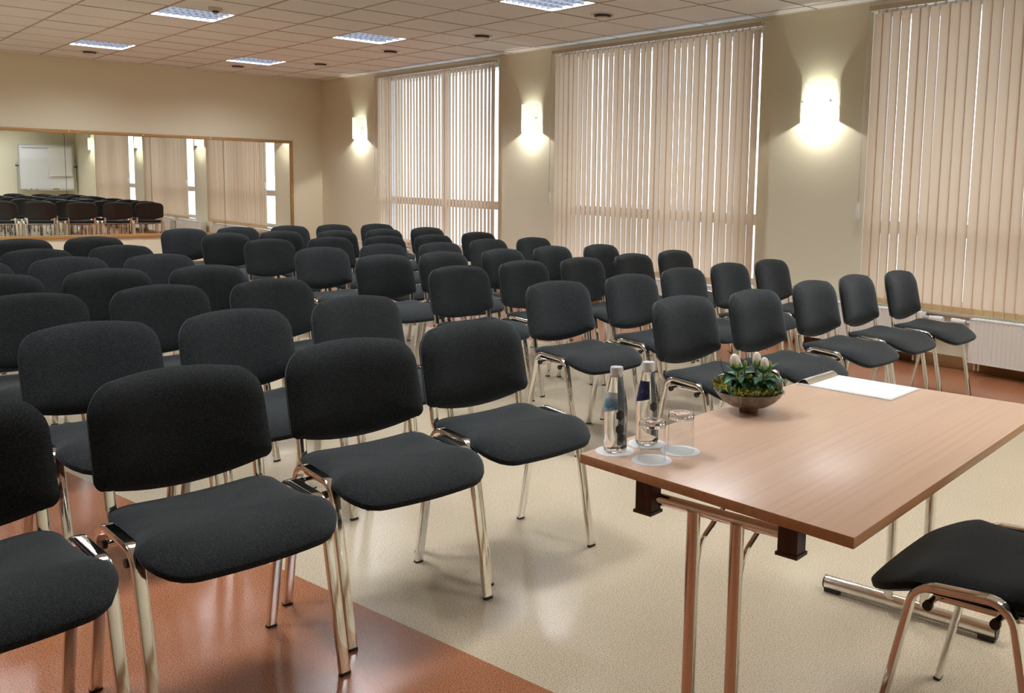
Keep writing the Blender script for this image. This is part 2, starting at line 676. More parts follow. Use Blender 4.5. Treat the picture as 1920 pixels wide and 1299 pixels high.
box(bm, -.004, .004, -.008, .008, BZ1, BZ1+.022)
bevel(bm, .002, 1)
me_hook = bpy.data.meshes.new('slat_hook')
bm.to_mesh(me_hook); bm.free()
me_hook.materials.append(M_cord)

BL = [(9.05, 11.85, 'tan vertical blind farthest from the camera, beside the mirror wall corner', (3.0, 0)),
      (5.14, 7.95, 'tan vertical blind in the middle, between two lit wall lamps', (2.2, 1)),
      (1.20, 4.04, 'tan vertical blind nearest the camera, above the white ribbed radiator', (1.6, 2))]
for n, (a, b, lab, (jit, s)) in enumerate(BL):
    rnd = random.Random(40+s)
    t = empty('vertical_blind', lab, 'blind', (XB, (a+b)/2, 0), 0, 'vertical blinds along the window wall')
    h = (b-a)/2
    bm = bmesh.new()
    box(bm, -.022, .022, -h-.02, h+.02, BZ1+.022, BZ1+.06)
    bevel(bm, .003, 1)
    finish('headrail', bm, M_rail, t, 30)
    for sgn in (-1, 1):
        c = boxo('end_cap', (-.024, .024, sgn*(h+.022)-.004, sgn*(h+.022)+.004, BZ1+.018, BZ1+.062), M_rail, t, bev=.002)
        bm = bmesh.new()
        lathe(bm, [(0, .0), (.008, .0)], 10)
        for v in bm.verts:
            v.co = Vector((v.co.x, sgn*(h+.0265)-0, BZ1+.04+v.co.y))
        finish('cap_hole', bm, M_dkgrey, c)
    boxo('wall_bracket', (.022, XW-XB, -h*.7-.02, -h*.7+.02, BZ1+.035, BZ1+.06), M_white, t)
    boxo('wall_bracket', (.022, XW-XB, h*.7-.02, h*.7+.02, BZ1+.035, BZ1+.06), M_white, t)
    n_s = 36
    pit = (2*h-.089)/(n_s-1)
    for k in range(n_s):
        y = -h+.0445+k*pit
        ang = R(9.5+rnd.gauss(0, jit) + (2.5 if s == 0 else 0) + (1.2 if s == 2 else 0))
        sl = link('slat', me_slat, t)
        sl.location = (rnd.gauss(0, .0012), y, 0)
        # a vertical slat turned about its own axis; its far end swings outwards
        sl.rotation_euler = (rnd.gauss(0, .0009), rnd.gauss(0, .0007), -ang)
        hm = link('hem_weight', me_hem, sl)
        hk = link('slat_hook', me_hook, sl)
    # bead chain between the hems
    bm = bmesh.new()
    pts = []
    for k in range(n_s-1):
        y = -h+.0445+k*pit
        for q in range(6):
            u = q/6
            pts.append((-.012, y+u*pit, BZ0+.012-.020*4*u*(1-u)))
    pts.append((-.012, h-.0445, BZ0+.012))
    sweep(bm, pts, circ(.0011, 5), (1, 0, 0))
    finish('bead_chain', bm, M_cord, t, 0)
    # pull cord and its weight
    bm = bmesh.new()
    yc_ = h+.012
    tube(bm, [(-.03, yc_, BZ1+.03), (-.034, yc_+.008, 2.0), (-.03, yc_+.02, 1.22)], .0016, 6)
    tube(bm, [(-.03, yc_+.012, BZ1+.03), (-.034, yc_+.02, 2.0), (-.03, yc_+.024, 1.22)], .0016, 6)
    cd = finish('pull_cord', bm, M_cord, t, 0)
    bm = bmesh.new()
    lathe(bm, [(0, 1.10), (.012, 1.102), (.013, 1.11), (.012, 1.20), (.006, 1.225), (0, 1.227)], 12, axis=(-.03, yc_+.022))
    finish('cord_weight', bm, M_white, cd, 50)

# ------------------------------------------------------------------ radiators under the windows
def radiator(a, b, lab, valve):
    L = b-a
    t = empty('radiator', lab, 'radiator', (XW-.002, (a+b)/2, .092), 0, 'white radiators under the windows')
    h = L/2
    z1 = .315
    # ribbed front panel facing the room
    bm = bmesh.new()
    prof = [(-.165, -h), (-.165, -h+.03)]
    k = int((L-.06)/.0333)
    p = (L-.06)/k
    for q in range(k):
        y = -h+.03+q*p
        prof += [(-.165, y+.25*p), (-.157, y+.38*p), (-.157, y+.62*p), (-.165, y+.75*p)]
    prof += [(-.165, h-.03), (-.165, h)]
    lo, lo2, hi2, hi = [], [], [], []
    for x, y in prof:
        lo.append(bm.verts.new((-.165, y, 0))); lo2.append(bm.verts.new((x, y, .03)))
        hi2.append(bm.verts.new((x, y, z1-.035))); hi.append(bm.verts.new((-.165, y, z1)))
    for q in range(len(prof)-1):
        bm.faces.new((lo[q], lo[q+1], lo2[q+1], lo2[q]))
        bm.faces.new((lo2[q], lo2[q+1], hi2[q+1], hi2[q]))
        bm.faces.new((hi2[q], hi2[q+1], hi[q+1], hi[q]))
    box(bm, -.160, -.150, -h, h, 0, z1)
    finish('front_panel', bm, M_rad, t)
    boxo('back_panel', (-.075, -.06, -h, h, 0, z1), M_rad, t)
    for sg in (-1, 1):
        boxo('side_cover', (-.165, -.06, sg*h-.004, sg*h+.004, 0, z1+.004), M_rad, t, bev=.002)
    bm = bmesh.new()
    for q in range(int(L/.03)):
        y = -h+.02+q*.03
        box(bm, -.155, -.07, y, y+.018, z1, z1+.006)
    box(bm, -.165, -.155, -h, h, z1-.004, z1+.008)
    box(bm, -.07, -.06, -h, h, z1-.004, z1+.008)
    finish('top_grille', bm, M_rad, t)
    for y in (-h*.7, h*.7):
        boxo('wall_bracket', (-.06, 0, y-.015, y+.015, .03, .28), M_rad, t)
    # valve and thermostat head at one end
    sg = valve
    bm = bmesh.new()
    tube(bm, [(-.11, sg*(h+.0), .285), (-.11, sg*(h+.05), .285), ], .012, 10)
    tube(bm, [(-.11, sg*(h+.05), .285), (-.03, sg*(h+.05), .285), (0, sg*(h+.05), .285)], .009, 8)
    finish('valve', bm, M_alu, t, 40)
    bm = bmesh.new()
    tube(bm, [(-.11, sg*(h+.055), .285), (-.11, sg*(h+.10), .285)], .017, 12)
    tube(bm, [(-.11, sg*(h+.10), .285), (-.11, sg*(h+.165), .285)], .021, 14)
    finish('thermostat_head', bm, M_white, t, 40)
    bm = bmesh.new()
    tube(bm, [(-.11, sg*(h-.03), .01), (-.11, sg*(h-.03), -.06)], .008, 8)
    tube(bm, [(-.11, sg*(h-.06), .0), (-.11, sg*(h-.06), -.06)], .008, 8)
    finish('pipe', bm, M_rad, t, 40)
    return t
radiator(1.63, 3.07, 'white ribbed radiator nearest the camera, at the right edge of the photo', 1)
radiator(3.47, 4.92, 'white ribbed radiator seen behind the legs of the front row by the pier', -1)
radiator(5.56, 7.00, 'white radiator under the near half of the middle blind', 1)
radiator(7.38, 8.82, 'white radiator under the far half of the middle blind', -1)
radiator(9.46, 10.90, 'white radiator under the near half of the farthest blind', 1)
radiator(11.28, 12.72, 'white radiator nearest the mirror wall corner', -1)

# ------------------------------------------------------------------ wall lamps
def sconce(y, lab):
    t = empty('wall_lamp', lab, 'lamp', (XW, y, 1.90), 0, 'lit glass wall lamps on the piers')
    n = 20
    hw, dp, z1 = .145, .105, .305
    bm = bmesh.new()
    pts = []
    for k in range(n+1):
        u = -1+2*k/n
        x = -.012-(dp-.012)*(1-abs(u)**2.6)
        pts.append((x, u*hw))
    nrm = []
    for k in range(n+1):
        a, b = pts[max(k-1, 0)], pts[min(k+1, n)]
        d = Vector((b[0]-a[0], b[1]-a[1], 0)).normalized()
        nrm.append(Vector((-d.y, d.x, 0)))
    outer = [[bm.verts.new((p[0], p[1], z)) for z in (0, z1)] for p in pts]
    inner = [[bm.verts.new((p[0]-nn.x*-.005, p[1]+nn.y*.005, z)) for z in (0, z1)] for p, nn in zip(pts, nrm)]
    for k in range(n):
        bm.faces.new((outer[k][0], outer[k+1][0], outer[k+1][1], outer[k][1]))
        bm.faces.new((inner[k][0], inner[k][1], inner[k+1][1], inner[k+1][0]))
        bm.faces.new((outer[k][1], outer[k+1][1], inner[k+1][1], inner[k][1]))
        bm.faces.new((outer[k][0], inner[k][0], inner[k+1][0], outer[k+1][0]))
    for k in (0, n):
        bm.faces.new((outer[k][0], outer[k][1], inner[k][1], inner[k][0]))
    finish('glass_shade', bm, M_shade, t, 40)
    boxo('wall_plate', (-.012, 0, -.06, .06, .06, .24), M_white, t, bev=.004)
    for s in (-1, 1):
        bm = bmesh.new()
        tube(bm, [(0, s*.138, .152), (-.05, s*.138, .152)], .004, 8)
        lathe(bm, [(0, .009), (.007, .008), (.009, .003), (.006, 0)], 12)
        for v in bm.verts:
            if abs(v.co.y) < .02:
                v.co = Vector((-.052-v.co.z, s*.140+v.co.x, .152+v.co.y))
        finish('glass_clip', bm, M_alu, t, 40)
    bm = bmesh.new()
    tube(bm, [(-.052, -.055, .076), (-.052, .055, .076)], .011, 14)
    finish('bulb', bm, M_bulb, t, 40)
    bm = bmesh.new()
    tube(bm, [(-.052, -.095, .076), (-.052, -.055, .076)], .013, 14)
    tube(bm, [(-.006, -.058, .076), (-.006, -.088, .076), (-.052, -.088, .076)], .006, 8)
    finish('socket', bm, M_white, t, 40)
    for z, e in ((.056, 1.0), (.097, .26)):
        L = bpy.data.lights.new('wall_lamp_light', 'POINT')
        L.energy = BULB_W*e
        L.color = (1, .98, .88)
        L.shadow_soft_size = .008
        lo = bpy.data.objects.new('wall_lamp_light', L)
        COL.objects.link(lo)
        lo.parent = t
        lo.location = (-.052, 0, z)
sconce(4.57, 'large bright wall lamp on the pier between the near and middle blinds')
sconce(8.47, 'lit wall lamp on the pier between the middle and far blinds')
sconce(12.53, 'smallest lit wall lamp, beside the mirror wall corner')
sconce(.62, 'lit wall lamp seen only in the mirror, nearest the whiteboard')

# ------------------------------------------------------------------ ceiling lights
def make_light():
    t = empty('ceiling_light', 'x', 'light', (0, 0, 0), 0, 'square louvred ceiling lights')
    e = .293
    bm = bmesh.new()
    for b in ((-e, e, -e, -e+.014, 0, .07), (-e, e, e-.014, e, 0, .07), (-e, -e+.014, -e+.014, e-.014, 0, .07), (e-.014, e, -e+.014, e-.014, 0, .07)):
        box(bm, *b)
    box(bm, -e, e, -e, e, .07, .075)
    finish('housing', bm, M_white, t)
    inn = e-.014
    bm = bmesh.new()
    f = bm.faces.new([bm.verts.new(p) for p in ((-inn+.004, -inn+.004, .05), (-inn+.004, inn-.004, .05), (inn-.004, inn-.004, .05), (inn-.004, -inn+.004, .05))])
    me = bpy.data.meshes.new('tube_panel')
    bm.to_mesh(me); bm.free()
    me.materials.append(M_tube)
    link('tube_panel', me, t)
    bm = bmesh.new()
    for k in range(1, 4):
        y = -inn+k*2*inn/4
        box(bm, -inn, inn, y-.003, y+.003, .003, .037)
    for k in range(1, 9):
        x = -inn+k*2*inn/9
        for q in range(4):
            ya, yb = -inn+q*2*inn/4+.003, -inn+(q+1)*2*inn/4-.003
            box(bm, x-.002, x+.002, ya, yb, .005, .032)
    finish('louvre', bm, mat('louvre_grey', (.018, .020, .026), .6, spec=.1), t)
    return t
LABS = {(3, -5): 'largest louvred ceiling light, cut by the top edge of the photo', (0, 0): 'louvred ceiling light beside the smoke detector',
        (3, 0): 'louvred ceiling light in front of the farthest blind, right of the smoke detector', (0, 5): 'louvred ceiling light farthest left, over the mirror',
        (3, 5): 'smallest louvred ceiling light, near the far corner of the room'}
proto_l = make_light()
used = False
for ij in LIGHTS+LIGHTS_MORE:
    o = proto_l if not used else dup(proto_l)
    used = True
    o.location = (GX0+(ij[0]+.5)*TS, GY0+(ij[1]+.5)*TS, ZC)
    if ij in LABS:
        o['label'] = LABS[ij]
    else:
        o['label'] = 'louvred ceiling light overhead, out of the photo'
        o['group'] = 'ceiling lights out of the photo'

# round vents and smoke detector on the ceiling
for x, y, lab in ((5.585, 6.18, 'round ceiling vent above the middle blind, nearest of its row'), (5.573, 7.993, 'round ceiling vent second nearest in the row along the blinds'),
                  (5.546, 9.795, 'round ceiling vent third nearest in the row along the blinds'), (5.569, 11.64, 'round ceiling vent farthest in the row along the blinds'),
                  (4.948, 12.818, 'round ceiling vent beside the smallest ceiling light'), (3.167, 12.886, 'round ceiling vent by the far left ceiling light')):
    t = empty('ceiling_vent', lab, 'vent', (x, y, ZC), 0, 'round ceiling vents')
    bm = bmesh.new()
    lathe(bm, [(.080, .0), (.082, -.006), (.092, -.009), (.106, -.004), (.108, 0)], 32)
    finish('rim', bm, M_tbar, t, 50)
    bm = bmesh.new()
    lathe(bm, [(.080, -.001), (.074, -.004), (.070, -.026), (0, -.026)], 32)  # solid dark neck; shade of the open gap put into its colour
    finish('dark_neck', bm, M_dkgrey, t, 50)
    bm = bmesh.new()
    lathe(bm, [(0, -.040), (.045, -.039), (.068, -.034), (.072, -.030), (.068, -.0265), (.0, -.0265)], 32)
    finish('disc', bm, M_tbar, t, 50)
t = empty('smoke_detector', 'small round smoke detector on the ceiling beside a louvred light', 'detector', (3.127, 8.577, ZC))
bm = bmesh.new()
lathe(bm, [(.060, 0), (.060, -.014), (.054, -.030), (0, -.030)], 28)
finish('base', bm, M_tbar, t, 40)
bm = bmesh.new()
lathe(bm, [(.030, -.0305), (.028, -.044), (.024, -.046), (0, -.047)], 24)
finish('sensor', bm, M_dkgrey, t, 40)
bm = bmesh.new()
lathe(bm, [(.0, -.060), (.016, -.058), (.018, -.0475), (0, -.0475)], 20)
finish('sensor_cap', bm, M_tbar, t, 40)

# ------------------------------------------------------------------ whiteboard (seen in the mirror)
wb = empty('whiteboard', 'mobile whiteboard with a hanging paper pad, reflected in the mirror', 'whiteboard', (5.86, YF+.28, 0))
bw, z0, z1 = .64, .84, 2.02
bm = bmesh.new(); box(bm, -bw+.02, bw-.02, -.012, .008, z0+.02, z1-.02)
finish('board', bm, M_board, wb)
bm = bmesh.new()
box(bm, -bw, bw, -.016, .016, z0, z0+.025); box(bm, -bw, bw, -.016, .016, z1-.03, z1)
box(bm, -bw, -bw+.022, -.016, .016, z0+.025, z1-.03); box(bm, bw-.022, bw, -.016, .016, z0+.025, z1-.03)
finish('board_frame', bm, M_alu, wb)
boxo('pen_tray', (-.55, .55, .016, .08, z0-.02, z0), M_alu, wb, bev=.003)
for s in (-1, 1):
    bm = bmesh.new()
    tube(bm, [(s*(bw+.035), 0, .06), (s*(bw+.035), 0, 1.55)], .015, 10)
    tube(bm, [(s*(bw+.035), -.26, .045), (s*(bw+.035), .30, .045)], .018, 10)
    finish('stand_post', bm, M_alu, wb, 40)
    bm = bmesh.new()
    tube(bm, [(s*bw, 0, 1.46), (s*(bw+.075), 0, 1.46)], .022, 14)
    finish('pivot_knob', bm, M_dkgrey, wb, 40)
    for y in (-.24, .28):
        bm = bmesh.new()
        lathe(bm, [(0, 0), (.02, .0), (.024, .012), (.02, .027), (0, .027)], 14, axis=(s*(bw+.035), y))
        finish('castor', bm, M_dkgrey, wb, 40)
boxo('clamp_bar', (-.56, .56, .016, .03, z1-.085, z1-.07), M_alu, wb, bev=.002)
pad = empty('flip_chart_pad', 'white paper pad hanging on the right half of the whiteboard', 'paper pad', (6.16, YF+.28+.035, 0))
boxo('paper_sheet', (-.26, .29, 0, .012, 1.22, z1-.08), M_paper, pad)
boxo('header_strip', (-.26, .29, -.002, .016, z1-.08, z1-.05), M_white, pad)
boxo('bottom_roll', (-.27, .30, -.002, .022, 1.19, 1.22), M_white, pad, bev=.006)
for x, c, lab in ((5.55, (.3, .02, .02), 'red marker pen on the whiteboard tray'), (5.42, (.02, .02, .02), 'black marker pen on the whiteboard tray')):
    t = empty('marker_pen', lab, 'pen', (x, YF+.28+.05, z0+.009))
    bm = bmesh.new(); tube(bm, [(-.05, 0, 0), (.03, 0, 0)], .009, 10)
    finish('barrel', bm, M_white, t, 40)
    bm = bmesh.new(); tube(bm, [(.03, 0, 0), (.065, 0, 0)], .0095, 10)
    finish('cap', bm, mat('marker_cap', c, .4), t, 40)
t = empty('board_eraser', 'green felt eraser on the whiteboard tray', 'eraser', (6.05, YF+.28+.05, z0))
boxo('body', (-.07, .07, -.024, .024, .012, .034), mat('eraser_green', (.25, .32, .05), .6), t, bev=.004)
boxo('felt', (-.068, .068, -.023, .023, 0, .012), M_dkgrey, t)
# ------------------------------------------------------------------ conference chairs
def rounded(poly, rad, seg=6):
    out = []
    n = len(poly)
    for i in range(n):
        p0, p1, p2 = poly[i-1], poly[i], poly[(i+1) % n]
        if rad[i] <= 0:
            out.append(p1)
            continue
        for q in bend((*p0, 0), (*p1, 0), (*p2, 0), rad[i], seg):
            out.append((q.x, q.y))
    return out

RINGS = [0, .35, .6, .77, .88, .94, .975, .993, 1]

def pad(bm, outline, centre, fn, mi=0):
    """disc of rings between a centre and an outline; fn(a, b, r) -> 3D point"""
    c = bm.verts.new(fn(centre[0], centre[1], 0))
    prev = None
    for r in RINGS[1:]:
        ring = [bm.verts.new(fn(centre[0]+(p[0]-centre[0])*r, centre[1]+(p[1]-centre[1])*r, r)) for p in outline]
        k = len(ring)
        for j in range(k):
            if prev is None:
                f = bm.faces.new((c, ring[j], ring[(j+1) % k]))
            else:
                f = bm.faces.new((prev[j], ring[j], ring[(j+1) % k], prev[(j+1) % k]))
            f.material_index = mi
        prev = ring
    return prev

def densify(poly, step):
    out = []
    n = len(poly)
    for i in range(n):
        a, b = Vector(poly[i]), Vector(poly[(i+1) % n])
        k = max(1, int((b-a).length/step))
        for q in range(k):
            v = a.lerp(b, q/k)
            out.append((v.x, v.y))
    return out

def bridge(bm, a, b):
    k = len(a)
    for j in range(k):
        bm.faces.new((a[j], a[(j+1) % k], b[(j+1) % k], b[j]))

RX = .243            # side frame offset
WBK = .232
def make_chair():
    t = empty('conference_chair', 'x', 'chair')
    # seat
    ol = densify(rounded([(-.222, .160), (-.225, -.050), (-.250, -.125), (-.257, -.234), (.257, -.234), (.250, -.125), (.225, -.050), (.222, .160)], [.055, .10, .06, .095, .095, .06, .10, .055], 7), .035)
    ol = [(x, y-.018*(1-(x/.257)**2) if y < -.205 else y) for x, y in ol]
    def zs(x, y):
        z = .452+.016*max(0, (y-.02)/.15)
        if y < -.07:
            z -= .044*((-.07-y)/.18)**2
        return z + .012*(x/.23)**2*(1 if y > -.12 else max(0, 1-(-.12-y)/.08))
    bm = bmesh.new()
    e = pad(bm, ol, (0, -.03), lambda x, y, r: (x, y, zs(x, y)+.006+.027*(1-r**7)**.8 if r < 1 else zs(x, y)+.006))
    e2 = pad(bm, [(x*.985, y*.985) for x, y in ol], (0, -.03), lambda x, y, r: (x, y, zs(x, y)-.010))
    bridge(bm, e, e2)
    seat = finish('seat', bm, M_fabric, t, 55)
    bm = bmesh.new()
    ol2 = [(x*.975, (y+.03)*.975-.03) for x, y in ol]
    e = pad(bm, ol2, (0, -.03), lambda x, y, r: (x, y, zs(x, y)-.0105))
    e2 = pad(bm, [(x*.94, (y+.03)*.94-.03) for x, y in ol], (0, -.03), lambda x, y, r: (x, y, zs(x, y)-.022+.004*r**6))
    bridge(bm, e, e2)
    finish('seat_shell', bm, M_plast, seat, 55)
    # backrest
    zt, zb = .803, .535
    ob = rounded([(-WBK, zb), (WBK, zb), (WBK, zt), (-WBK, zt)], [.03, .03, .085, .085], 8)
    ob = densify(ob, .035)
    o2 = []
    for u, z in ob:
        if z > zt-.001:
            z = zt+.012*(1-(u/(WBK-.085))**2)
        if z < zb+.001:
            z = zb-.032*(1-(u/(WBK-.03))**2)
        o2.append((u*(1+.028*(1-(z-zb)/(zt-zb))), z))
    ob = o2
    def yb(u, z):
        return .185+.075*(z-.48)/.335-.035*(u/WBK)**2
    cz = .672
    bm = bmesh.new()
    e = pad(bm, ob, (0, cz), lambda u, z, r: (u, yb(u, z)-.016-.032*(1-r**6), z))
    e2 = pad(bm, [(u*.985, cz+(z-cz)*.985) for u, z in ob], (0, cz), lambda u, z, r: (u, yb(u, z)-.004, z))
    bridge(bm, e, e2)
    back = finish('backrest', bm, M_fabric, t, 55)
    bm = bmesh.new()
    e = pad(bm, [(u*.992, cz+(z-cz)*.992) for u, z in ob], (0, cz), lambda u, z, r: (u, yb(u, z)-.0045, z))
    e2 = pad(bm, [(u*.965, cz+(z-cz)*.965) for u, z in ob], (0, cz), lambda u, z, r: (u, yb(u, z)+.012-.006*r**6, z))
    bridge(bm, e, e2)
    for x0, x1, za, zc in ((-.062, .062, .735, .742), (-.062, .062, .59, .597), (-.062, -.055, .597, .735), (.055, .062, .597, .735),
                           (-.024, -.017, .62, .715), (-.0035, .0035, .62, .715), (.017, .024, .62, .715)):
        v, fs = box(bm, x0, x1, 0, .006, za, zc)
        for q in v:
            q.co.y += yb(q.co.x, q.co.z)+.010
    finish('back_shell', bm, M_plast, back, 45)
    # legs: flat oval chrome tube bent over at the top
    prof = oval(.0152, .0088, 16, .38)
    ZR = .452
    for s in (-1, 1):
        x = s*RX
        A, B, C, D = (x, -.205, .004), (x, -.112, .466), (x, .094, .482), (x, .190, .004)
        bf = bend(A, B, C, .056, 7)
        br = bend(B, C, D, .056, 7)
        for nm, foot, arc in (('f', A, bf), ('r', D, br[::-1])):
            bm = bmesh.new()
            sweep(bm, [foot]+arc, prof, (1, 0, 0))
            lg = finish('leg', bm, M_chrome, t, 50)
            bm = bmesh.new()
            d = (Vector(arc[0])-Vector(foot)).normalized()
            sweep(bm, [Vector(foot)-d*.004, Vector(foot)+d*.004], oval(.0158, .0095, 16, .38), (1, 0, 0))
            finish('foot_cap', bm, M_plast, lg, 50)
        bm = bmesh.new()
        sweep(bm, [bf[-1], br[0]], prof, (1, 0, 0))
        finish('side_rail', bm, M_chrome, t, 50)
        # back upright
        xu = s*.200
        P = [(xu, -.08, .434), (xu, .085, .436)]
        b_ = bend(P[0], (xu, .150, .440), (xu, .176, .62), .06, 8)
        bm = bmesh.new()
        sweep(bm, [P[0]]+b_+[(xu, .172, .60)], oval(.0140, .0082, 16, .38), (1, 0, 0))
        finish('back_upright', bm, M_chrome, t, 50)
    for y, z in ((-.078, .428), (.066, .432)):
        bm = bmesh.new()
        sweep(bm, [(-RX-.003, y, z), (RX+.003, y, z)], circ(.0095, 10), (0, 0, 1))
        cb = finish('cross_bar', bm, M_chrome, t, 50)
        for s in (-1, 1):
            bm = bmesh.new()
            sweep(bm, [(s*(RX+.002), y, z), (s*(RX+.0135), y, z)], circ(.0115, 10), (0, 0, 1))
            finish('end_cap', bm, M_plast, cb, 50)
    return t

chair0 = make_chair()
chair_used = [False]
ORD = ['first', 'second', 'third', 'fourth', 'fifth', 'sixth', 'seventh', 'eighth']
def place(x, y, th, label, group):
    o = chair0 if not chair_used[0] else dup(chair0)
    chair_used[0] = True
    o.location = (x, y, 0)
    o.rotation_euler = (0, 0, R(th))
    o['label'] = label
    if group:
        o['group'] = group
    return o

LEFT = [
    [(0.280, 2.300, 6.0), (0.835, 2.385, 5.5), (1.406, 2.525, 2.5), (1.944, 2.627, 4.0)],
    [(0.870, 3.364, 9.0), (1.388, 3.403, 9.0), (1.970, 3.541, 9.0)],
    [(0.872, 4.350, 9.0), (1.415, 4.405, 9.0), (1.948, 4.397, 9.0)],
    [(0.896, 5.280, 9.0), (1.431, 5.339, 9.0), (1.949, 5.301, 10.0)],
    [(0.915, 6.136, 10.0), (1.445, 6.216, 10.0), (1.963, 6.212, 9.0)],
    [(1.423, 6.966, 10.0), (1.983, 7.122, 10.0)],
    [(1.521, 8.077, 9.0), (2.059, 8.176, 9.0)],
]
RIGHT = [
    [(3.216, 2.724, 4.5), (3.734, 2.703, 5.5), (4.396, 2.803, 6.0), (4.939, 2.868, 8.0), (5.457, 2.870, 7.5)],
    [(3.124, 3.549, 4.5), (3.739, 3.617, 6.5), (4.332, 3.750, 7.2), (4.899, 3.839, 8.0), (5.417, 3.876, 8.0)],
    [(3.164, 4.545, 5.5), (3.757, 4.658, 9.0), (4.287, 4.672, 9.0), (4.881, 4.765, 9.0), (5.445, 4.862, 9.0)],
    [(3.195, 5.512, 6.5), (3.715, 5.566, 9.0), (4.277, 5.599, 9.0), (4.837, 5.677, 9.0), (5.355, 5.649, 9.0)],
    [(3.140, 6.329, 9.0), (3.724, 6.460, 9.0), (4.242, 6.435, 9.0), (4.884, 6.648, 9.0), (5.415, 6.664, 9.0)],
    [(3.174, 7.367, 9.0), (3.738, 7.416, 9.0), (4.256, 7.390, 9.0), (4.774, 7.395, 9.0), (5.442, 7.610, 9.0)],
    [(3.167, 8.307, 9.0), (3.749, 8.472, 9.0), (4.268, 8.357, 9.0), (4.844, 8.462, 9.0), (5.447, 8.598, 9.0)],
    [(3.076, 9.127, 9.0), (3.629, 9.244, 9.0), (4.225, 9.361, 9.0), (4.776, 9.448, 9.0), (5.300, 9.432, 9.0)],
]
ROWN = ['front row'] + ['%s row' % ORD[i] for i in range(1, 7)] + ['rearmost row']
for r, row in enumerate(LEFT):
    nm = ROWN[r] if r < 6 else 'rearmost row'
    for k, (x, y, th) in enumerate(row):
        q = len(row)-1-k
        place(x, y, th, 'black fabric chair, %s of the left block, %s seat from the aisle' % (nm, ORD[q]), 'chairs of the left block')
for r, row in enumerate(RIGHT):
    for k, (x, y, th) in enumerate(row):
        place(x, y, th, 'black fabric chair, %s of the window block, %s seat from the aisle' % (ROWN[r], ORD[k]), 'chairs of the window block')
place(2.105, .890, 188, 'black fabric chair standing alone behind the table, facing the rows', None)
# ------------------------------------------------------------------ folding table
TT = .72
TA = R(8.25)
T0 = Vector((1.359, 1.552, 0))
table = empty('folding_table', 'beech topped folding table on chrome T legs in front of the chairs', 'table', T0, TA)
ca, sa = math.cos(TA), math.sin(TA)
def tl(p):
    d = Vector(p)-T0
    return (ca*d.x+sa*d.y, -sa*d.x+ca*d.y, d.z)
cs = [(1.359, 1.552), (1.403, .855), (2.715, 1.045), (2.600, 1.733)]
loc = [tl((*c, TT)) for c in cs]
bm = bmesh.new()
th = .0225
top = [bm.verts.new(p) for p in loc]
bot = [bm.verts.new((p[0], p[1], p[2]-th)) for p in loc]
bm.faces.new(top); bm.faces.new(bot[::-1])
for k in range(4):
    f = bm.faces.new((top[k], top[(k+1) % 4], bot[(k+1) % 4], bot[k]))
    f.material_index = 1
bevel(bm, .0018, 2)
for f in bm.faces:
    if abs(f.normal.z) < .8:
        f.material_index = 1
finish('tabletop', bm, [M_beech, M_beech_e], table, 30)
UZ = TT-th
def leg_set(bar_a, bar_b, l1, l2, foot_a, foot_b, blocks, inward):
    """top bar, two round legs and a T foot; world points"""
    bm = bmesh.new()
    tube(bm, [tl(bar_a), tl(bar_b)], .0135, 14)
    finish('top_bar', bm, M_chrome_t, table, 40)
    for l in (l1, l2):
        bm = bmesh.new()
        tube(bm, [tl((*l, .055)), tl((*l, bar_a[2]))], .0155, 16)
        lg = finish('leg', bm, M_chrome_t, table, 40)
        # brace up to the underside
        d = Vector(inward)
        p = Vector((*l, 0))
        bm = bmesh.new()
        q0 = p+d*.012+Vector((0, 0, .50)); q1 = p+d*.035+Vector((0, 0, .565)); q2 = p+d*.26+Vector((0, 0, UZ-.004))
        pts = [q0]+bend(q0, q1, q2, .05, 5)+[q2]
        sweep(bm, [tl(v) for v in pts], circ(.0058, 8), (0, 1, 0))
        finish('brace', bm, M_chrome_t, lg, 40)
    bm = bmesh.new()
    tube(bm, [tl(foot_a), tl(foot_b)], .022, 16)
    ft = finish('foot_bar', bm, M_chrome_t, table, 40)
    a, b = Vector(foot_a), Vector(foot_b)
    u = (b-a).normalized()
    for p, s in ((a, 1), (b, -1)):
        bm = bmesh.new()
        sweep(bm, [tl(p-u*s*.004), tl(p)], circ(.0225, 16), (0, 0, 1))
        sweep(bm, [tl(p+u*s*.0+Vector((0, 0, -.016))), tl(p+u*s*.05+Vector((0, 0, -.016)))], [(-.0135, -.016), (.0135, -.016), (.0135, .016), (-.0135, .016)], (0, 0, 1))
        finish('foot_pad', bm, M_plast, ft, 40)
    for bx_, by_ in blocks:
        c = tl((bx_, by_, 0))
        bm = bmesh.new()
        v, fs = box(bm, c[0]-.020, c[0]+.020, c[1]-.022, c[1]+.022, .612, UZ)
        bevel(bm, .002, 1)
        box(bm, c[0]-.027, c[0]+.027, c[1]-.030, c[1]+.030, UZ-.006, UZ)
        box(bm, c[0]-.0225, c[0]+.0225, c[1]-.0245, c[1]+.0245, .607, .614)
        finish('hinge_block', bm, M_blk, table)
leg_set((1.437, 1.400, .642), (1.490, 1.06, .642), (1.446, 1.275), (1.462, 1.168), (1.40, 1.47, .030), (1.49, .95, .030),
        [(1.432, 1.400), (1.483, 1.045)], (ca, sa, 0))
leg_set((2.530, 1.56, .642), (2.610, 1.16, .642), (2.573, 1.434), (2.592, 1.321), (2.556, 1.655, .030), (2.646, 1.115, .030),
        [(2.530, 1.56), (2.610, 1.16)], (-ca, -sa, 0))

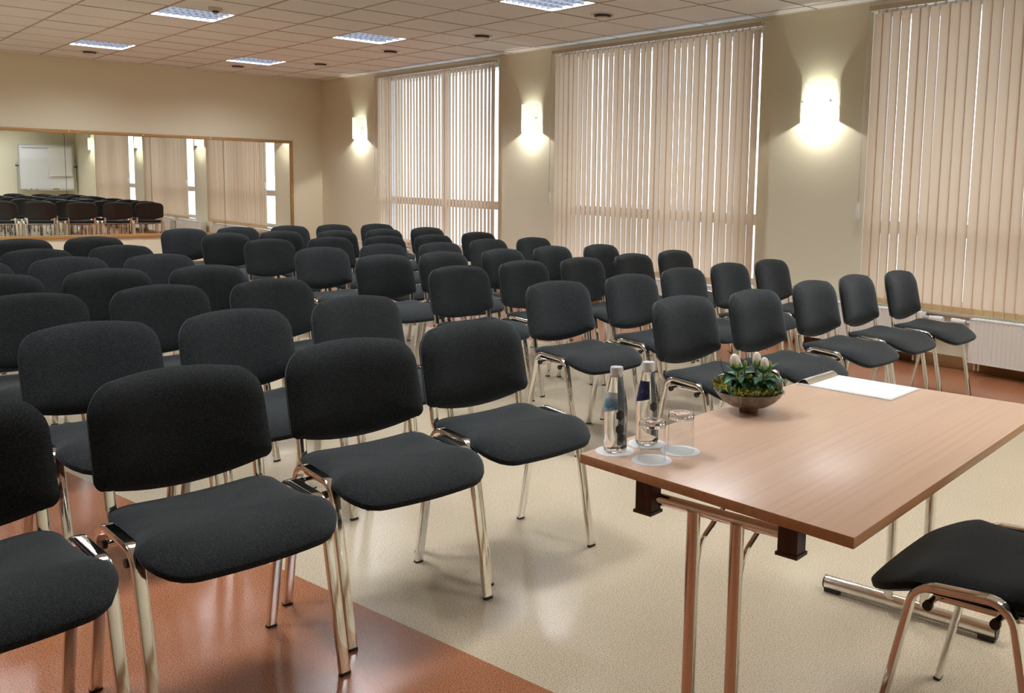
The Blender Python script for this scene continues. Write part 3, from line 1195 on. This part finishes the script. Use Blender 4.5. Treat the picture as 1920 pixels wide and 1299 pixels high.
# ------------------------------------------------------------------ things on the table
CO = [(1.434, 1.514), (1.535, 1.511), (1.450, 1.410), (1.553, 1.418)]
COL_L = ['white paper coaster under the light blue labelled bottle', 'white paper coaster under the navy labelled bottle',
         'white paper coaster under the nearer upturned glass', 'white paper coaster under the farther upturned glass']
for k, ((x, y), lab) in enumerate(zip(CO, COL_L)):
    bm = bmesh.new()
    n = 48
    lathe(bm, [(0, .0016), (.030, .0016), (.0455, .0014), (.0462, .0), (0, 0)], n)
    for v in bm.verts:
        r = math.hypot(v.co.x, v.co.y)
        if r > .04:
            a = math.atan2(v.co.y, v.co.x)
            s = 1+.010*math.cos(16*a)
            v.co.x *= s; v.co.y *= s
    o = finish('coaster', bm, M_paper, None, 40, (x, y, TT))
    tag(o, lab, 'coaster', 'white paper coasters')

def patch(bm, prof, z0, z1, a0, a1, off, nz=8, na=14, slant=0.):
    """curved label patch hugging a lathe profile"""
    def rad(z):
        for (ra, za), (rb, zb) in zip(prof, prof[1:]):
            if za <= z <= zb and zb > za:
                return ra+(rb-ra)*(z-za)/(zb-za)
        return prof[-1][0]
    g = []
    for i in range(nz+1):
        row = []
        for j in range(na+1):
            a = a0+(a1-a0)*j/na
            zz = z0+(z1-z0)*i/nz+slant*(j/na)*(1-i/nz)
            r = rad(zz)+off
            row.append(bm.verts.new((r*math.cos(a), r*math.sin(a), zz)))
        g.append(row)
    for i in range(nz):
        for j in range(na):
            bm.faces.new((g[i][j], g[i][j+1], g[i+1][j+1], g[i+1][j]))

def label_mat(name, stops, scale, stretch):
    M = noisy(name, stops, scale, .45, False, stretch)
    return M
M_lab_l = mat('light_blue_label', (.4, .6, .75), .45)
nt, p = nodes(M_lab_l)
c = coords(nt)
sep = nt.nodes.new('ShaderNodeSeparateXYZ')
nt.links.new(c.outputs[0], sep.inputs[0])
n1 = noise(nt, c, 90, 4, .6)
ad = add(nt, 'ShaderNodeMath', operation='MULTIPLY_ADD')
nt.links.new(n1.outputs['Fac'], ad.inputs[0]); ad.inputs[1].default_value = .028
nt.links.new(sep.outputs['Z'], ad.inputs[2])
rp = ramp(nt, [(0, (.42, .62, .74)), (.30, (.40, .60, .74)), (.38, (.10, .29, .50)), (.62, (.22, .45, .64)), (.72, (.60, .74, .82)), (1, (.74, .80, .82))])
mr = nt.nodes.new('ShaderNodeMapRange')
mr.inputs['From Min'].default_value = .095; mr.inputs['From Max'].default_value = .165
nt.links.new(ad.outputs[0], mr.inputs[0]); nt.links.new(mr.outputs[0], rp.inputs[0])
nt.links.new(rp.outputs[0], p.inputs['Base Color'])
M_lab_d = label_mat('navy_label', [(.35, (.008, .014, .075)), (.58, (.012, .022, .10)), (.70, (.20, .26, .42))], 60, (6, 6, 1.2))
M_hex = mat('dark_hexagon', (.035, .035, .04), .4)  # dark grey of the hexagons set on the bottles
M_cap = noisy('white_screw_cap', [(.4, (.80, .82, .86)), (.6, (.84, .85, .88)), (.66, (.15, .2, .5))], 70, .35)
M_bottle = mat('bottled_water', (.985, .995, .99), .0, IOR=1.36, Transmission_Weight=1.)
def bottle(x, y, lab, lm, l0, l1, hexes, az):
    t = empty('water_bottle', lab, 'bottle', (x, y, TT+.0016), az, 'glass water bottles on the table')
    prof = [(.0235, .0005), (.0265, .003), (.0278, .012), (.0272, .030), (.0268, .055), (.0278, .080), (.0270, .100), (.0240, .122), (.0202, .142),
            (.0168, .160), (.0150, .170), (.0142, .177)]
    bm = bmesh.new()
    lathe(bm, [(0, .0035), (.018, .003)]+prof+[(0, .177)], 40)
    finish('bottle_body', bm, M_bottle, t, 50)
    bm = bmesh.new()
    lathe(bm, [(.0146, .1765), (.0160, .178), (.0162, .181), (.0150, .183), (.0152, .195), (.0140, .1985), (0, .199)], 30)
    lathe(bm, [(0, .1772), (.0146, .1772)], 30)
    finish('screw_cap', bm, M_cap, t, 40)
    bm = bmesh.new()
    patch(bm, prof, l0, l1, R(180), R(278), .0006, 10, 18, .012)
    finish('paper_label', bm, lm, t, 0)
    for z, a, s in hexes:
        bm = bmesh.new()
        c = bm.verts.new((0, 0, 0))
        def pos(u, v_):
            zz = z+v_
            r = .0283
            for (ra, za), (rb, zb) in zip(prof, prof[1:]):
                if za <= zz <= zb:
                    r = ra+(rb-ra)*(zz-za)/(zb-za)+.0005
            aa = R(a)+u/r
            return (r*math.cos(aa), r*math.sin(aa), zz)
        c.co = pos(0, 0)
        ring = [bm.verts.new(pos(s*.85*math.sin(PI/3*q), s*math.cos(PI/3*q))) for q in range(6)]
        for q in range(6):
            bm.faces.new((c, ring[q], ring[(q+1) % 6]))
        finish('hexagon_mark', bm, M_hex, t)
    return t
# picture right in the table plane is angle -43 degrees; the bottles' fronts face the camera
bottle(1.434, 1.514, 'small glass water bottle with a light blue label, at the table corner', M_lab_l, .092, .142, [(.090, 292, .0130), (.058, 292, .0130), (.037, 302, .0105)], R(-43))
bottle(1.535, 1.511, 'small glass water bottle with a navy label, behind the upturned glass', M_lab_d, .102, .155, [(.096, 300, .0125)], R(-43))

def thin_glass():
    M = bpy.data.materials.new('thin_clear_glass')
    M.use_nodes = True
    nt = M.node_tree
    nt.nodes.clear()
    out = nt.nodes.new('ShaderNodeOutputMaterial')
    t = nt.nodes.new('ShaderNodeBsdfTransparent')
    t.inputs[0].default_value = (.97, .98, .98, 1)
    g = nt.nodes.new('ShaderNodeBsdfGlossy')
    g.inputs['Roughness'].default_value = .02
    lw = nt.nodes.new('ShaderNodeLayerWeight')
    lw.inputs['Blend'].default_value = .5
    pw = add(nt, 'ShaderNodeMath', operation='POWER')
    pw.inputs[1].default_value = 4.0
    nt.links.new(lw.outputs['Facing'], pw.inputs[0])
    fr = add(nt, 'ShaderNodeMath', operation='MULTIPLY_ADD')
    fr.inputs[1].default_value = .55
    fr.inputs[2].default_value = .03
    nt.links.new(pw.outputs[0], fr.inputs[0])
    mx = nt.nodes.new('ShaderNodeMixShader')
    nt.links.new(fr.outputs[0], mx.inputs[0])
    nt.links.new(t.outputs[0], mx.inputs[1])
    nt.links.new(g.outputs[0], mx.inputs[2])
    nt.links.new(mx.outputs[0], out.inputs[0])
    return M
M_thin = thin_glass()
def glass(x, y, lab):
    t = empty('drinking_glass', lab, 'glass', (x, y, TT+.0017), 0, 'upturned drinking glasses')
    bm = bmesh.new()
    lathe(bm, [(.0300, .0), (.0322, .0), (.0322, .010), (.0316, .050), (.0308, .0775), (.0286, .0775), (.0294, .050), (.0299, .010), (.0300, 0)], 44)
    bmesh.ops.remove_doubles(bm, verts=bm.verts[:], dist=.00005)
    finish('glass_wall', bm, M_thin, t, 60)
    bm = bmesh.new()
    lathe(bm, [(0, .0765), (.0240, .0772), (.0300, .0778), (.0307, .0800), (.0298, .0880), (.0270, .0915), (.018, .0905), (0, .0895)], 44)
    finish('thick_base', bm, M_glass, t, 60)
glass(1.450, 1.410, 'upturned clear tumbler nearest the table edge')
glass(1.553, 1.418, 'upturned clear tumbler farther from the edge, right of the bottles')

# clipboard with a blank sheet
cb = empty('clipboard', 'white clipboard with a blank sheet and a curved chrome clip', 'clipboard', (2.512, 1.545, TT), R(6.5))
boxo('board', (-.110, .110, -.155, .160, 0, .0025), M_white, cb, bev=.001, seg=1)
boxo('paper_sheet', (-.105, .105, -.150, .147, .0026, .0034), M_paper, cb)
bm = bmesh.new()
rows_ = []
for k in range(9):
    u = k/8
    y = .118+.040*u
    z = .0036+.014*math.sin(PI*min(1, u*1.0))**.8
    rows_.append((y, z))
for tck in (0,):
    up_ = [[bm.verts.new((x, y, z)) for x in (-.100, -.05, 0, .05, .095)] for y, z in rows_]
    lo_ = [[bm.verts.new((x, y, z-.0012)) for x in (-.100, -.05, 0, .05, .095)] for y, z in rows_]
    for A, s in ((up_, 1), (lo_, -1)):
        for i in range(8):
            for j in range(4):
                q = (A[i][j], A[i][j+1], A[i+1][j+1], A[i+1][j])
                bm.faces.new(q if s > 0 else q[::-1])
    for i in range(8):
        for j in (0, 4):
            bm.faces.new((up_[i][j], up_[i+1][j], lo_[i+1][j], lo_[i][j]))
    for i in (0, 8):
        for j in range(4):
            bm.faces.new((up_[i][j], up_[i][j+1], lo_[i][j+1], lo_[i][j]))
finish('clip', bm, mat('satin_clip', (.80, .74, .66), .32, 1.), cb, 50)
bm = bmesh.new()
tube(bm, [(-.05, .142, .019), (.04, .142, .020), (.052, .150, .034), (.066, .150, .026), (.090, .142, .019)], .0011, 6)
finish('clip_wire', bm, M_dkgrey, cb, 0)

# ------------------------------------------------------------------ bowl with white gentians, moss and twigs
PLX, PLY = 1.992, 1.568
pl = empty('flower_bowl', 'shallow grey bowl planted with white budded flowers and moss', 'plant', (PLX, PLY, TT), -YAW)
M_bowl = noisy('grey_brown_bowl', [(.3, (.16, .125, .095)), (.5, (.26, .22, .18)), (.7, (.40, .36, .31))], 45, .42, metal=.5, detail=4)
M_soil = noisy('dark_soil', [(.3, (.012, .008, .005)), (.7, (.05, .03, .018))], 200, .95)
bm = bmesh.new()
lathe(bm, [(0, .0), (.026, .0), (.0265, .009), (.034, .011), (.056, .0185), (.075, .0310), (.088, .0450), (.0960, .0570), (.0978, .0582), (.0950, .0585), (.084, .046), (.070, .034), (.050, .025), (0, .020)], 48)
finish('bowl', bm, M_bowl, pl, 50)
bm = bmesh.new()
lathe(bm, [(0, .060), (.04, .058), (.080, .051), (.084, .0488)], 24)
finish('soil', bm, M_soil, pl, 50)
M_moss_a = noisy('moss_green', [(.3, (.24, .29, .02)), (.7, (.58, .60, .07))], 200, .9)
M_moss_b = noisy('moss_brown', [(.3, (.10, .055, .018)), (.7, (.30, .18, .05))], 200, .9)
rnd = random.Random(3)
bm = bmesh.new()
for q in range(900):
    a = rnd.uniform(0, 2*PI)
    r = math.sqrt(rnd.uniform(.05, 1))*.088
    ex = .012 if (math.cos(a) < -.6 and r > .06) else 0
    base = Vector(((r+ex)*math.cos(a), (r+ex)*math.sin(a), .056+.012*rnd.random()-.05*max(0, r-.07)+ex*.8))
    mi = 0 if rnd.random() < (.66 if abs(math.cos(a)+.3) < .7 else .4) else 1
    d = Vector((rnd.gauss(0, .7)+math.cos(a)*.5, rnd.gauss(0, .7)+math.sin(a)*.5, rnd.uniform(.2, 1.2))).normalized()
    s = d.cross(Vector((rnd.gauss(0, 1), rnd.gauss(0, 1), rnd.gauss(0, 1)))).normalized()
    l, w_ = rnd.uniform(.006, .016), rnd.uniform(.0012, .0024)
    v = [bm.verts.new(base-s*w_), bm.verts.new(base+s*w_), bm.verts.new(base+d*l*.6+s*w_*1.3), bm.verts.new(base+d*l), bm.verts.new(base+d*l*.6-s*w_*1.3)]
    f = bm.faces.new(v)
    f.material_index = mi
ms = finish('moss', bm, [M_moss_a, M_moss_b], pl)
ms['kind'] = 'stuff'
def leaf_mat():
    M = noisy('dark_green_leaf', [(.3, (.026, .125, .058)), (.6, (.06, .205, .10)), (.8, (.11, .29, .155))], 40, .42)
    return M
M_leaf = leaf_mat()
M_bud = noisy('green_bud', [(.3, (.20, .32, .04)), (.7, (.36, .48, .09))], 120, .5)
def petal_mat():
    M = mat('cream_petal', (.92, .90, .80), .5)
    M.node_tree.nodes['Principled BSDF'].inputs['Subsurface Weight'].default_value = .15
    M.node_tree.nodes['Principled BSDF'].inputs['Subsurface Radius'].default_value = (.01, .008, .004)
    return M
M_petal = petal_mat()
def leaf(base, direc, length, width, droop):
    b = Vector(base)
    d = Vector(direc).normalized()
    side = d.cross(Vector((0, 0, 1)))
    if side.length < .1:
        side = Vector((1, 0, 0))
    side.normalize()
    bm = bmesh.new()
    n = 7
    L, C, Rr = [], [], []
    p = b.copy()
    dd = d.copy()
    for k in range(n+1):
        t = k/n
        w_ = width*.5*math.sin(PI*min(1, t**.75*1.0))**.9*(1-.15*t)+.0006
        up_ = side.cross(dd).normalized()
        C.append(bm.verts.new(p-up_*.0018*math.sin(PI*t)))
        L.append(bm.verts.new(p-side*w_+up_*w_*.28))
        Rr.append(bm.verts.new(p+side*w_+up_*w_*.28))
        p = p+dd*length/n
        dd = (dd-Vector((0, 0, droop/n))).normalized()
    for k in range(n):
        bm.faces.new((L[k], C[k], C[k+1], L[k+1]))
        bm.faces.new((C[k], Rr[k], Rr[k+1], C[k+1]))
    return finish('leaf', bm, M_leaf, pl, 0)
def bud(name, base, direc, h, r, mts, open_=0):
    d = Vector(direc).normalized()
    bm = bmesh.new()
    prof = [(r*.35, 0), (r*.72, h*.16), (r*.98, h*.42), (r, h*.58), (r*.9, h*.76), (r*.66, h*.92), (r*.3, h*1.0), (0, h*.97)]
    lathe(bm, prof, 15)
    for v in bm.verts:
        a = math.atan2(v.co.y, v.co.x)
        rr = math.hypot(v.co.x, v.co.y)
        if rr > 1e-5:
            k = 1+.10*math.cos(5*a+v.co.z/h*2.0)*(v.co.z/h)
            v.co.x *= k; v.co.y *= k
    q = Vector((0, 0, 1)).rotation_difference(d)
    for v in bm.verts:
        v.co = q @ v.co + Vector(base)
    o = finish(name, bm, mts, pl, 0)
    return o, q
def sepals(o, base, q, h, r):
    bm = bmesh.new()
    for k in range(5):
        a = 2*PI*k/5+.3
        pts = [(r*.4, -.004), (r*.85, h*.18), (r*1.06, h*.36), (r*1.10, h*.52)]
        hw = [.0012, .0035, .0028, .0002]
        Ls, Rs = [], []
        for (rr, z), w_ in zip(pts, hw):
            for lst, s in ((Ls, -1), (Rs, 1)):
                p_ = Vector((rr*math.cos(a)-s*w_*math.sin(a), rr*math.sin(a)+s*w_*math.cos(a), z))
                lst.append(bm.verts.new(q @ p_ + Vector(base)))
        for i in range(3):
            bm.faces.new((Ls[i], Rs[i], Rs[i+1], Ls[i+1]))
    finish('sepals', bm, M_bud, o, 0)
def stem(parent_pts, r=.0022):
    bm = bmesh.new()
    tube(bm, parent_pts, r, 7)
    return finish('stem', bm, M_bud, pl, 0)
rnd = random.Random(11)
for cx_, cy_ in ((-.032, .0), (.036, -.004)):
    for tier, (cnt, zz, el, ln, wd, dr) in enumerate(((7, .076, -.05, .068, .036, 1.0), (7, .094, .22, .058, .030, .8), (5, .108, .7, .044, .020, .35))):
        for k in range(cnt):
            a = 2*PI*(k+.5*tier)/cnt+rnd.uniform(-.25, .25)
            leaf((cx_+.006*math.cos(a), cy_+.006*math.sin(a), zz+rnd.uniform(-.004, .004)), (math.cos(a), math.sin(a), el+rnd.uniform(-.12, .12)),
                 ln*rnd.uniform(.85, 1.12), wd*rnd.uniform(.85, 1.15), dr)
    for ax_, dz_, ln_, wd_ in ((-2.3, .086, .054, .038), (-1.65, .080, .056, .042), (-1.0, .088, .052, .036)):
        leaf((cx_+.006*math.cos(ax_), cy_-.008, dz_), (math.cos(ax_), math.sin(ax_), .10), ln_, wd_, 2.6)
    stem([(cx_, cy_, .05), (cx_, cy_, .115)], .003)
for base, d, h, r in (((-.036, -.004, .114), (-.24, 0, 1), .046, .0148), ((.018, .006, .122), (.03, 0, 1), .042, .0118), ((.040, -.006, .110), (-.06, 0, 1), .042, .0122)):
    o, q = bud('flower_bud', base, d, h, r, M_petal)
    sepals(o, base, q, h, r)
    stem([(base[0]*.9, base[1], .08), base], .0024)
for base, d, h, r in (((-.016, -.004, .116), (.12, 0, 1), .026, .0052), ((.054, -.002, .112), (-.02, 0, 1), .030, .0058), ((-.010, -.030, .100), (.6, -.5, .5), .016, .004), ((.060, -.026, .100), (.5, -.5, .35), .014, .004)):
    o, q = bud('green_bud', base, d, h, r, M_bud)
    sepals(o, base, q, h, r)
    stem([((base[0])*.8, base[1]*.5, .085), base], .0016)
M_twig = mat('twig_bark', (.035, .02, .014), .8)
M_stick = mat('dry_wood', (.50, .42, .30), .8)
for pts, r in (([(-.03, .01, .06), (-.045, .012, .13), (-.050, .014, .155), (-.062, .012, .165)], .0011),
               ([(-.02, .02, .06), (-.006, .022, .14), (-.010, .024, .165), (-.016, .02, .175)], .0010),
               ([(.02, .02, .06), (.016, .03, .15), (.028, .03, .168), (.044, .03, .174), (.052, .028, .166)], .0010),
               ([(-.06, -.01, .058), (-.070, -.012, .10), (-.081, -.008, .13), (-.083, -.006, .145)], .0010)):
    bm = bmesh.new()
    tube(bm, pts, r, 6)
    finish('twig', bm, M_twig, pl, 0)
bm = bmesh.new()
tube(bm, [(-.078, .012, .066), (-.052, .016, .078)], .0055, 7)
finish('dry_stick', bm, M_stick, pl, 40)
for x, z0_ in ((-.060, .018), (-.036, .006)):
    bm = bmesh.new()
    rr = .088
    y = -math.sqrt(rr*rr-x*x)
    tube(bm, [(x, y-.008, .060), (x+.002, y-.012, .045), (x, y*.80-.010, z0_+.012)], .0008, 5)
    finish('root_thread', bm, M_stick, pl, 0)
